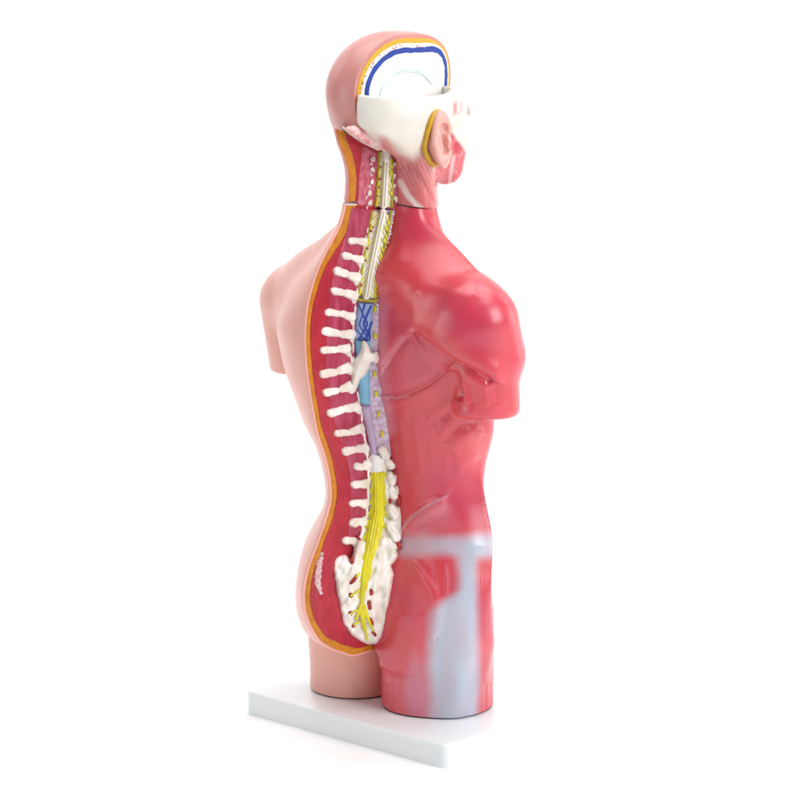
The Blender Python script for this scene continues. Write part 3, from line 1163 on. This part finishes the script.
def sacrum(px, py, l):
    P2 = (px[:, :, :1], py[:, :, :1])
    n = 3.4 * (.35 - np.abs(noise3(P2[0] * .26, P2[1] * .22, 0, 90))) * 1.1 + .9 * noise3(P2[0] * .7, P2[1] * .6, 0, 91)
    gut = polyline_dist(P2[0], P2[1], [(372, 535), (364, 575), (361, 612), (365, 636)])[0]
    hol = -1.6 * np.exp(-(gut / 6.5) ** 2)
    rid = (1.6 + 1.4 * np.sin(P2[1] * .42)) * np.exp(-((gut - 12) / 3.0) ** 2)
    rec = -6.0 * np.exp(-(np.hypot((P2[0] - 381) / 4.0, (P2[1] - 606) / 17)) ** 2) - 5.0 * np.exp(-(np.hypot((P2[0] - 386) / 4.0, (P2[1] - 556) / 9)) ** 2)
    f = flat_poly(SP, -9, 4.2, 1.8, 5)(px, py, l - (n + hol + rid + rec))
    for a, b in FOR_L + FOR_R:
        f = smax(f, -capd(px, py, l, a, b, 2.1, 2.1, 4.5), .8)
    return f * .8


sac = chart_solid("sacrum", sacrum, ((327, 403), (530, 649), (-11, 10)), M["bone"], torso, 'canal', .62)
for a, b in FOR_L + FOR_R:
    ctube("foramen", [a, b], 1.75 * MM, M["redspot"], sac, 3.4 * MM, n=4)
for (a, b), src in zip(FOR_L, ((360, 574), (359, 591), (359, 610), (359.5, 622))):
    ctube("nerve_branch", [src, (.5 * (src[0] + b[0]), .5 * (src[1] + b[1]) - .6), b], 1.05 * MM, M["yellow"], sac, 5.2 * MM, seg=8, n=8)

# side joints of the lower spine
for k, (a, b, r0, r1, l0) in enumerate([((382.5, 450), (386, 456), 4.6, 4.4, 2.0), ((388, 462), (391.5, 466), 3.8, 4.0, 1.4), ((389.5, 475), (391.8, 482), 3.8, 4.2, 1.6),
                                        ((391.5, 489), (394, 496), 3.8, 4.2, 1.6), ((391, 508), (395, 515), 4.8, 5.0, 2.0), ((389, 525), (396, 537), 4.0, 5.2, 1.6)]):
    def fn(px, py, l, a=a, b=b, r0=r0, r1=r1, l0=l0, k=k):
        f = capd(px, py, l, a, b, r0, r1, l0)
        f = smax(f, -(capsule((px, py, l), (a[0] + .8, a[1] + 3.5, l0 + r0 + 1.2), (b[0] + .5, b[1] - .5, l0 + r1 + 1.0), 2.2, 2.4)), 1.0)
        return f + .4 * noise3(px * .6, py * .6, l * .5, 120 + k)
    chart_solid("articular_process", fn, ((375, 406), (a[1] - 9, b[1] + 9), (-4, 9)), M["bone"], torso, 'canal', .6)
for a, b in (((397, 496), (399.5, 503)), ((397.5, 541), (399.5, 548)), ((395.5, 470), (396.5, 473)), ((388.5, 498), (389.5, 503))):
    ctube("muscle_gap", [a, b], 2.4 * MM, M["redspot"], torso, .4 * MM, n=5)
for a, b in (((365.3, 477), (366, 483)), ((365.6, 495), (366, 503)), ((365, 511), (364, 517)), ((357, 537), (360, 540)), ((352, 558), (351, 567)), ((353, 560), (352.6, 569))):
    ctube("vessel", [a, b], 1.5 * MM, M["redspot"], torso, 3.4 * MM, n=5)

# yellow ganglia on the cut edge of the chest vertebrae
for x, y in ((374.5, 309), (375, 336), (374.5, 374), (376, 394), (378.5, 414), (382, 434)):
    ctube("ganglion", [(x, y - 2.0), (x + .3, y + 2.0)], 1.5 * MM, M["yellow"], torso, .7 * MM, n=5)
for i in range(24):
    y = 214 + i * 4.1
    x = canr(y) - rng.uniform(.4, 2.6)
    ctube("cut_bone_fleck", [(x - .8, y), (x + .8, y + rng.uniform(-1.4, 1.4))], rng.uniform(.8, 1.3) * MM, M["white"], torso, .3 * MM, seg=7, n=4)

# whole vertebra laid over the sheath
VL = [(346.5, 336), (350.5, 336), (352.5, 345), (353.5, 356), (356, 360), (357, 372), (356.5, 386), (354.5, 392.5), (349.5, 393.5), (348.3, 372), (345.5, 356)]
VB = [(361.2, 347), (361, 342), (363.5, 340), (366.5, 341.5), (369, 346), (371, 351), (371.5, 360), (370, 368), (365.5, 376), (360.5, 380), (358, 387), (355, 393.5),
      (350, 393.5), (349.5, 380), (350, 370), (354, 359), (359, 353)]


def vert(px, py, l):
    f = flat_poly(VL, -2, 6.5, 1.4, 4)(px, py, l)
    ax = polyline_dist(px[:, :, :1], py[:, :, :1], [(365, 342), (364, 356), (357, 372), (352, 390)])[0]
    b = flat_poly(VB, 2, 10.5, 1.4, 6)(px, py, l - 1.5 * np.exp(-(ax / 3) ** 2))
    f = smin(f, b, 1.5)
    f = smin(f, capd(px, py, l, (369, 357), (374.5, 357.5), 4.6, 4.6, 5.5, 4), 1.2)
    f = smin(f, capd(px, py, l, (376.3, 353.5), (376.3, 361), 2.0, 2.2, 3.6), .7)
    return f + .25 * noise3(px * .5, py * .5, l * .4, 140)


chart_solid("vertebra", vert, ((342, 382), (332, 398), (-4, 15)), M["bone"], torso, 'canal', .6)

# torn tendon patch on the buttock's cut face and neck flecks
tp = [(320.5, 552), (322, 553), (320, 566), (319, 580), (321, 594), (318.5, 594), (313.5, 585), (313.5, 574), (315.5, 563)]


def tend(px, py, l, base=flat_poly(tp, -1, 3.0, .5)):
    return base(px, py, l) + .35 * np.sin(py * 1.1 + px) + .3 * noise3(px * 1.1, py * .9, l, 151)


chart_solid("tendon_patch", tend, bbox(tp, -1, 3), mat("tendon_paint", srgb(226, 206, 204), .45, .3, 300, .5, 300, var_col=srgb(188, 110, 118)), torso, 'sag', .6)
for i in range(22):
    y = 212 + 27 * rng.random()
    x = canl(y) - 1.5 - rng.random() * (9.5 - (y - 212) * .05)
    ctube("cut_muscle_fleck", [(x - .7, y + 1.6), (x + .8, y - 1.6)], rng.uniform(.55, .95) * MM, M["lav"], torso, .6 * MM, seg=7, n=4)


# ------------------------------------------------------------------ head
HX = .02
HCUT_Z = np.array([.084, .075, 1.0])
HCUT_P = np.array([0, -.098, .6815])


def face_shape(P):
    X, Y, Z = P
    A = (np.abs(X), Y, Z)
    f = ellipsoid(A, (.014, .050, .790), (.049, .048, .044))
    f = smin(f, ellipsoid(A, (.0425, .053, .7495), (.022, .0215, .017)), .012)
    jaw = smin(capsule(A, (.050, -.002, .742), (.029, .053, .7105), .021, .0185), capsule(A, (.0, .070, .709), (.026, .055, .710), .017, .017), .01)
    f = smin(f, jaw, .022)
    f = smin(f, ellipsoid(A, (.008, .058, .733), (.040, .046, .036)), .014)
    f = smin(f, capsule(A, (.0, .100, .776), (.0, .116, .746), .006, .0095), .009)
    f = smin(f, capsule(A, (.0, .112, .744), (.010, .108, .744), .007, .006), .006)
    f = smin(f, capsule(A, (.0, .098, .722), (.014, .088, .722), .0065, .005), .004)
    f = smin(f, capsule(A, (.0, .094, .711), (.013, .087, .711), .0065, .005), .004)
    return smax(f, -ellipsoid(A, (.033, .096, .778), (.015, .017, .013)), .006)


def skull_shape(P, left=False):
    X, Y, Z = P
    A = (np.abs(X), Y, Z)
    f = ellipsoid(A, (0, -.0165, .811), (.0705, .0905, .0735))
    f = smin(f, ellipsoid(A, (0, .021, .835), (.060, .0515, .0445)), .010)
    f = smin(f, ellipsoid(A, (.022, -.020, .780), (.052, .056, .050)), .02)
    if left:
        return f
    occ = np.maximum(.776 - .70 * (Y + .0996), .722)
    f = smin(f, ellipsoid(A, (.020, -.034, .782), (.050, .068, .056)), .012)
    f = smax(f, occ - Z, .005)
    return smin(f, face_shape(P), .010)


NECK_MID = np.array([(335, 131), (338.7, 145), (344, 157.5), (347.5, 170), (348.7, 182.5), (348, 195), (346, 204)], float)
nm = sag(NECK_MID[:, 0] - .6, NECK_MID[:, 1])
nm = nm[np.argsort(nm[:, 2])]
ncr = CAN_R[CAN_R[:, 0] < 215]
nrp = canal(ncr[:, 1], ncr[:, 0], -.001)
nrp = nrp[np.argsort(nrp[:, 2])]


def build_head():
    h = .0020
    h_r = .0013
    lo, hi = (-.090, -.135, .640), (.090, .135, .898)
    G = grid(lo, hi, h)
    X, Y, Z = G
    s = skull_shape(G)
    d = unit_grad(skull_shape(G, True), h)
    shelf = (np.array([0, -.11, .7690]), np.array([0, -.42, -1.0]))
    hc = (HCUT_P, -HCUT_Z)
    # nested layers of the left half, each cut flat beside the midline
    for name, off, m, dx in (("scalp", 0, "scalp", 0), ("scalp_fat", .0048, "headfat", .0007), ("skull_bone", .0103, "white", .0013),
                             ("venous_sinus", .0148, "navy", .0019), ("brain_membrane", .0206, "white", .0026)):
        off = off + ({"scalp_fat": .0024, "skull_bone": .0050, "venous_sinus": .0066, "brain_membrane": .0122}.get(name, 0) - off) * sstep(Y, .010, .060)
        wav = off + (.0009 * noise3(X * 420, Y * 420, Z * 420, 12) if dx > .0015 else 0)
        f = d + wav
        if name == "scalp":
            f = smin(f, np.maximum(face_shape(G), Z - .806), .003)
        if name != "scalp":
            f = np.maximum(f, .772 - Z + .15 * (Y + .1))
        if name in ("venous_sinus", "brain_membrane"):
            f = np.maximum(f, .79 - Z)
        V, F = nets(capf(f), lo, h)
        V = smooth_verts(V, F, 2, .4)
        mesh_obj(name, V, F, M[m], head, cuts=[((HX + dx, 0, 0), (1, 0, 0)), shelf])
    # pale ring on the brain membrane
    for k, (w, pts) in enumerate(((1.0, [(380, 96), (382, 87), (389, 78), (400, 72.5), (412, 71), (423, 74), (430, 82)]), (.7, [(392, 73.5), (404, 69.8), (417, 70), (426, 75), (431.5, 84)]))):
        q = resample(pts, 30)
        tube("membrane_ring", sag(q[:, 0], q[:, 1], HX + .0028), w * MM, M["ring"], head, 8)
    # flecks of marrow between the bone tables
    arc = [(361, 93), (363.6, 80), (371.6, 65), (383, 53), (400, 45.5), (419, 45.4), (433, 51), (441, 62), (444.5, 76)]
    q = resample(arc, 46)
    for i in range(2, 44):
        if rng.random() < .7:
            p = q[i] + np.array([rng.uniform(-.8, .8), rng.uniform(-.8, .8)])
            e = p + np.array([rng.uniform(-1.2, 1.2), rng.uniform(-1.4, 1.4)])
            tube("marrow_fleck", sag(np.array([p[0], e[0]]), np.array([p[1], e[1]]), HX + .0016), .5 * MM, M[rng.choice(["redspot", "lav", "redspot"])], head, 6)
    h = h_r
    lo, hi = (-.004, -.110, .640), (.090, .135, .826)
    G = grid(lo, hi, h)
    X, Y, Z = G
    s = skull_shape(G)
    d = unit_grad(skull_shape(G, True), h)
    # right half: skull shell below the saw line, face and neck muscles
    z1 = Z[0, 0, :]
    nx = np.interp(z1, nrp[:, 2], np.maximum(nrp[:, 0], .008))[None, None, :]
    ny = np.interp(z1, nrp[:, 2], nrp[:, 1])[None, None, :]
    cy = -.005
    xx, yy = X - nx, Y - cy
    neck = np.where(yy < 0, section(xx, yy, .0395, np.maximum(cy - ny, .01), 2.2), section(xx, yy, .0395, .036, 2.0))
    neck = np.maximum(neck, Z - .775)
    neck = unit_grad(neck, h)
    neck = np.maximum(neck, .0022 - X)
    # strap muscle from behind the ear to the collar
    scm = capsule(G, (.054, -.018, .735), (.034, .012, .66), .013, .010)
    f = smin(np.maximum(s, HX + .004 - X), neck, .012)
    f = smin(f, scm, .006)
    top = Z - (.8150 - .12 * (X - HX))
    f = np.maximum(f, top)
    hollow = smax(np.maximum(d + .0065, .775 - Z), Y - .054 + .25 * (X - HX), .004)
    hollow = np.minimum(hollow, ellipsoid(G, (HX + .012, .068, .818), (.026, .017, .010)))
    f = np.maximum(f, -hollow)
    V, F = nets(capf(f), lo, h)
    V = smooth_verts(V, F, 4, .4)
    N = vnormals(V, F)
    px, py = chart(V)
    face = sstep(N @ BV, -.2, .3)
    flat = (N[:, 0] < -.35) & (V[:, 2] > .73) & (V[:, 0] < HX + .0075)
    V[flat, 0] = HX + .004
    dd = .0004 * noise3(V[:, 0] * 120, V[:, 1] * 120, V[:, 2] * 90, 31)
    for pts, a, w in (([(400, 158), (416, 172), (428, 192), (435, 206)], -.0012, 2.0), ([(412, 160), (424, 176), (434, 200)], .0008, 3),
                      ([(404, 180), (412, 196), (420, 210)], -.0007, 2), ([(392, 172), (396, 208)], -.0006, 2), ([(446, 150), (452, 165), (454, 180)], .0006, 3),
                      ([(455, 148), (450, 186)], -.0007, 2.0)):
        dd += a * np.exp(-(polyline_dist(px, py, pts)[0] / w) ** 2) * face
    V = V + N * dd[:, None]
    c = np.tile(srgb(230, 225, 215), (len(V), 1))
    R1, R2 = srgb(214, 92, 98), srgb(200, 60, 74)
    fib = np.clip(.5 + .5 * np.sin((px * .84 - py * .40) * 1.7 + 4.5 * noise3((px * .84 - py * .40) * .22, py * .04, 0 * px, 44)) + .4 * noise3(px * .9, py * .2, 0 * px, 45), 0, 1)
    e = poly_sd(px, py, [(386, 138), (400, 156), (413, 161), (424, 150), (436, 170), (440, 215), (380, 215), (380, 138)])
    rm = sstep(-e, -5, 7)
    c = lerp(c, R1, rm * (.80 + .2 * fib))
    c = lerp(c, srgb(238, 196, 192), rm * fib * .42 * sstep(-py, -212, -165))
    c = lerp(c, R2, rm * (1 - fib) * .36)
    e = polyline_dist(px, py, [(392, 158), (393.5, 180), (394, 212)])[0]
    c = lerp(c, srgb(196, 92, 110), .7 * sstep(-e, -7, -2))
    e = polyline_dist(px, py, [(400, 182), (408, 196), (420, 208)])[0]
    c = lerp(c, srgb(240, 228, 222), .8 * sstep(-e, -4.5, -1))
    e = poly_sd(px, py, [(436, 160), (446, 156), (450, 130), (466, 152), (462, 176), (457, 186), (434, 186)])
    n = noise3(px * .9, py * .5, 0 * px, 46) + .5 * noise3(px * 1.7, py * 1.2, 0 * px, 47)
    c = lerp(c, R2 * .75 + R1 * .25, sstep(-e, -2, 2))
    c = lerp(c, srgb(160, 96, 116), .7 * sstep(-e, -2, 2) * sstep(py, 183, 187))
    c = lerp(c, srgb(226, 150, 150), sstep(-e, -2, 2) * sstep(n, .1, .8) * .5)
    e = polyline_dist(px, py, [(456, 148), (452, 166), (450, 184)])[0]
    c = lerp(c, srgb(236, 206, 204), .6 * sstep(-e, -3, -.5) * sstep(py, 152, 158))
    for ex, ey, rx, ry, cc, al in ((455, 108, 2.6, 8, srgb(206, 140, 142), .75), (461, 107, 2.4, 8, srgb(226, 190, 196), .6),
                                   (468.5, 111, 1.8, 6, srgb(176, 150, 142), .7), (470.5, 99, 1.0, 4, srgb(200, 196, 190), .6),
                                   (446.5, 136, 3, 5, srgb(240, 236, 228), .6)):
        c = lerp(c, cc, min(1, al * 1.3) * sstep(-np.hypot((px - ex) / rx, (py - ey) / ry) + .35 * n, -1.6, -.2))
    mesh_obj("skull", V, F, M["headpaint"], head, cuts=[hc], paint=c)

    # left neck: skin, fat, muscle, cut at the midline
    lo2, hi2 = (-.060, -.135, .640), (.030, .070, .800)
    h2 = .0018
    G = grid(lo2, hi2, h2)
    X, Y, Z = G
    m = np.interp(Z[0, 0, :], nm[:, 2], nm[:, 1])[None, None, :]
    cy = -.045
    yy = Y - cy
    f = np.where(yy < 0, section(X, yy, .042, np.maximum(cy - m, .01), 1.28), section(X, yy, .042, .055, 1.8))
    topn = (Z - (.7715 - .42 * (Y + .11))) * .92
    d = unit_grad(f, h2)
    hcl = hc
    for name, off, m_, dx in (("neck_skin", 0, "scalp", 0), ("neck_fat", .0022, "fat", .0007), ("neck_muscle", .0128, "cut", .0013)):
        V, F = nets(capf(np.maximum(d + off, topn + .1 * off)), lo2, h2)
        V = smooth_verts(V, F, 2, .4)
        mesh_obj(name, V, F, M[m_], head, cuts=[((dx, 0, 0), (1, 0, 0)), (HCUT_P + np.array([0, 0, .0004 * (off > .001) + .0004 * (off > .01)]), -HCUT_Z)])


build_head()

# cut face of the neck and the upper end of the canal
npoly = [(362, 145), (372, 150.5), (379, 153), (378, 207.5), (357, 205), (358, 180)]
chart_solid("deep_muscle", flat_poly(npoly, -2, 1.5, .5), bbox(npoly, -2, 2), M["cerv"], head, 'sag', .8)
cp = [(canl(y) - .5, y) for y in (149, 160, 172, 184, 196, 207)] + [(canr(y) + 3.0, y) for y in (210, 196, 184, 172, 160, 149)]
chart_solid("neck_vertebrae", flat_poly(cp, -26, .4, .8), bbox(cp, -26, 1), M["cerv"], head, 'canal', 1.0)
rp = [(379.5, 152), (391, 150), (391.5, 207.5), (375.5, 206)]
chart_solid("root_bed", flat_poly(rp, -1, 2.1, .7), bbox(rp, -1, 2), M["cream"], head, 'canal', .7)
cord_set(head, [(379.3, 151), (377.5, 180), (375.4, 206)], [(392, 160), (392.4, 185), (391.6, 207)], [(386.5, 151), (385, 180), (383.6, 206)])
ctube("spinal_cord", [(384.5, 146.5), (386.5, 152), (386, 160)], 3.6 * MM, M["white"], head, 3.0 * MM, seg=14, n=10)
for pts, w in (([(343.5, 127.5), (351, 134), (362, 141.5), (378, 149.5)], 1.3), ([(349, 126.5), (357, 132.5), (367, 138.5), (379, 146)], 1.3),
               ([(346, 127), (354, 133.2), (365, 140.2), (378, 147.8)], .9)):
    q = resample(pts, 24)
    tube("membrane_edge", sag(q[:, 0], q[:, 1], .0026), w * MM, M["white"] if w > 1 else M["headfat"], head, 8)
op = [(349, 126), (356, 125), (371, 129), (384, 138), (391, 145), (393, 153), (388, 152), (378, 149.6), (364, 142.4), (354, 135.5), (346, 129)]
chart_solid("occipital_muscle", flat_poly(op, -3, 3.5, 1.2, 6), bbox(op, -3, 4), mat("pale_muscle_paint", srgb(222, 140, 146), .36, .3, 90, .3, 160, var_col=srgb(238, 214, 208)), head, 'sag', .7, .0205)
for x, y in ((372, 160), (373.4, 170), (372.6, 182), (370.6, 194), (369, 202), (396, 154), (396.3, 165), (394.8, 176), (395.2, 187), (394.8, 198)):
    on_cut = x < 380
    put = (lambda a, b: sag(a, b, .0030)) if on_cut else (lambda a, b: canal(a, b, 1.2 * MM))
    w = np.linspace(0, 2 * math.pi, 13) + rng.uniform(0, 3)
    x, y = x + rng.uniform(-1.2, 1.2), y + rng.uniform(-1, 1)
    wob = 1 + .28 * np.sin(2 * w + rng.uniform(0, 6)) + .2 * np.sin(3 * w + rng.uniform(0, 6))
    gap = slice(0, rng.choice((9, 11, 13, 13)))
    ox, oy = (x + rng.uniform(1.0, 1.6) * wob * np.cos(w))[gap], (y + rng.uniform(1.5, 2.6) * wob * np.sin(w))[gap]
    o = tube("vertebra_section", put(ox, oy), rng.uniform(.65, .95) * MM, M["bone"], head, 7)
    tube("marrow", put(np.array([x, x]), np.array([y - .6, y + .6])), .6 * MM, M["bone"], o, 7)
    if on_cut:
        q = resample([(x - rng.uniform(1, 3.5), y + 3), (x - rng.uniform(2, 5), y + 4.6), (x - rng.uniform(0, 3), y + 6)], 8)
        tube("cut_muscle_fleck", put(q[:, 0], q[:, 1]), .5 * MM, M["white"], head, 6)


# ear: raised rim, hollow shell, on its yellow flange
def build_ear():
    c = np.array([.0725, -.0110, .7575])
    en = np.array([.93, -.12, -.04]); en /= np.linalg.norm(en)
    eu = np.array([.0, -.12, 1.0]); eu -= en * (eu @ en); eu /= np.linalg.norm(eu)
    ep = np.cross(eu, en)
    ep = ep if ep[1] > 0 else -ep
    h = .0008
    lo, hi = (-.032, -.042, -.016), (.032, .042, .024)
    G = grid(lo, hi, h)
    p, q, n = G

    def put(name, f, m, parent):
        V, F = nets(capf(f), lo, h)
        V = smooth_verts(V, F, 2, .4)
        W = c + V[:, :1] * ep + V[:, 1:2] * eu + V[:, 2:] * en
        return mesh_obj(name, W, F, m, parent, fix=True)
    wid = 1 - .18 * sstep(-q, -.005, .035)
    el = lambda a, b: (np.sqrt((p / (a * wid)) ** 2 + (q / b) ** 2) - 1) * min(a, b)
    body = smax(el(.0150, .0315), np.abs(n - .002) - .0075, .004)
    ring = np.hypot(el(.0124, .0275), n - .0095) - .0042
    ring = np.maximum(ring, -(np.hypot((p - .016) / .009, (q + .004) / .013) - 1) * .01)
    f = smin(body, ring, .002)
    f = smax(f, -ellipsoid(G, (.0025, -.006, .0105), (.0065, .0125, .0085)), .002)
    f = smax(f, -ellipsoid(G, (.002, .0135, .0105), (.0060, .0065, .0050)), .002)
    f = smin(f, capsule(G, (-.006, .012, .0085), (-.0035, -.012, .0095), .0026, .0032), .002)
    f = smin(f, ellipsoid(G, (.0105, -.004, .0075), (.0035, .005, .005)), .003)
    ear = put("ear", f, M["earskin"], head)
    pts = []
    for k in range(49):
        w = 2 * math.pi * k / 48
        a = c + ep * (-.0012 + .0190 * math.cos(w) * (1 - .12 * (math.sin(w) < 0) * -math.sin(w))) + eu * (.0345 * math.sin(w))
        pts.append(a)
    pts = np.array(pts) + en * .03
    for _ in range(40):
        q = (pts[:, 0], pts[:, 1], pts[:, 2])
        f = smin(skull_shape(q), capsule(q, (.054, -.018, .735), (.034, .012, .66), .013, .010), .006)
        pts = pts - en * (f * .7)[:, None]
    for _ in range(6):
        q = pts[:-1]
        q = .25 * np.roll(q, 1, 0) + .5 * q + .25 * np.roll(q, -1, 0)
        pts = np.vstack([q, q[:1]])
    pts = pts + en * .0016
    tube("ear_rim", pts, .0036, M["earrim"], ear, 10)


build_ear()
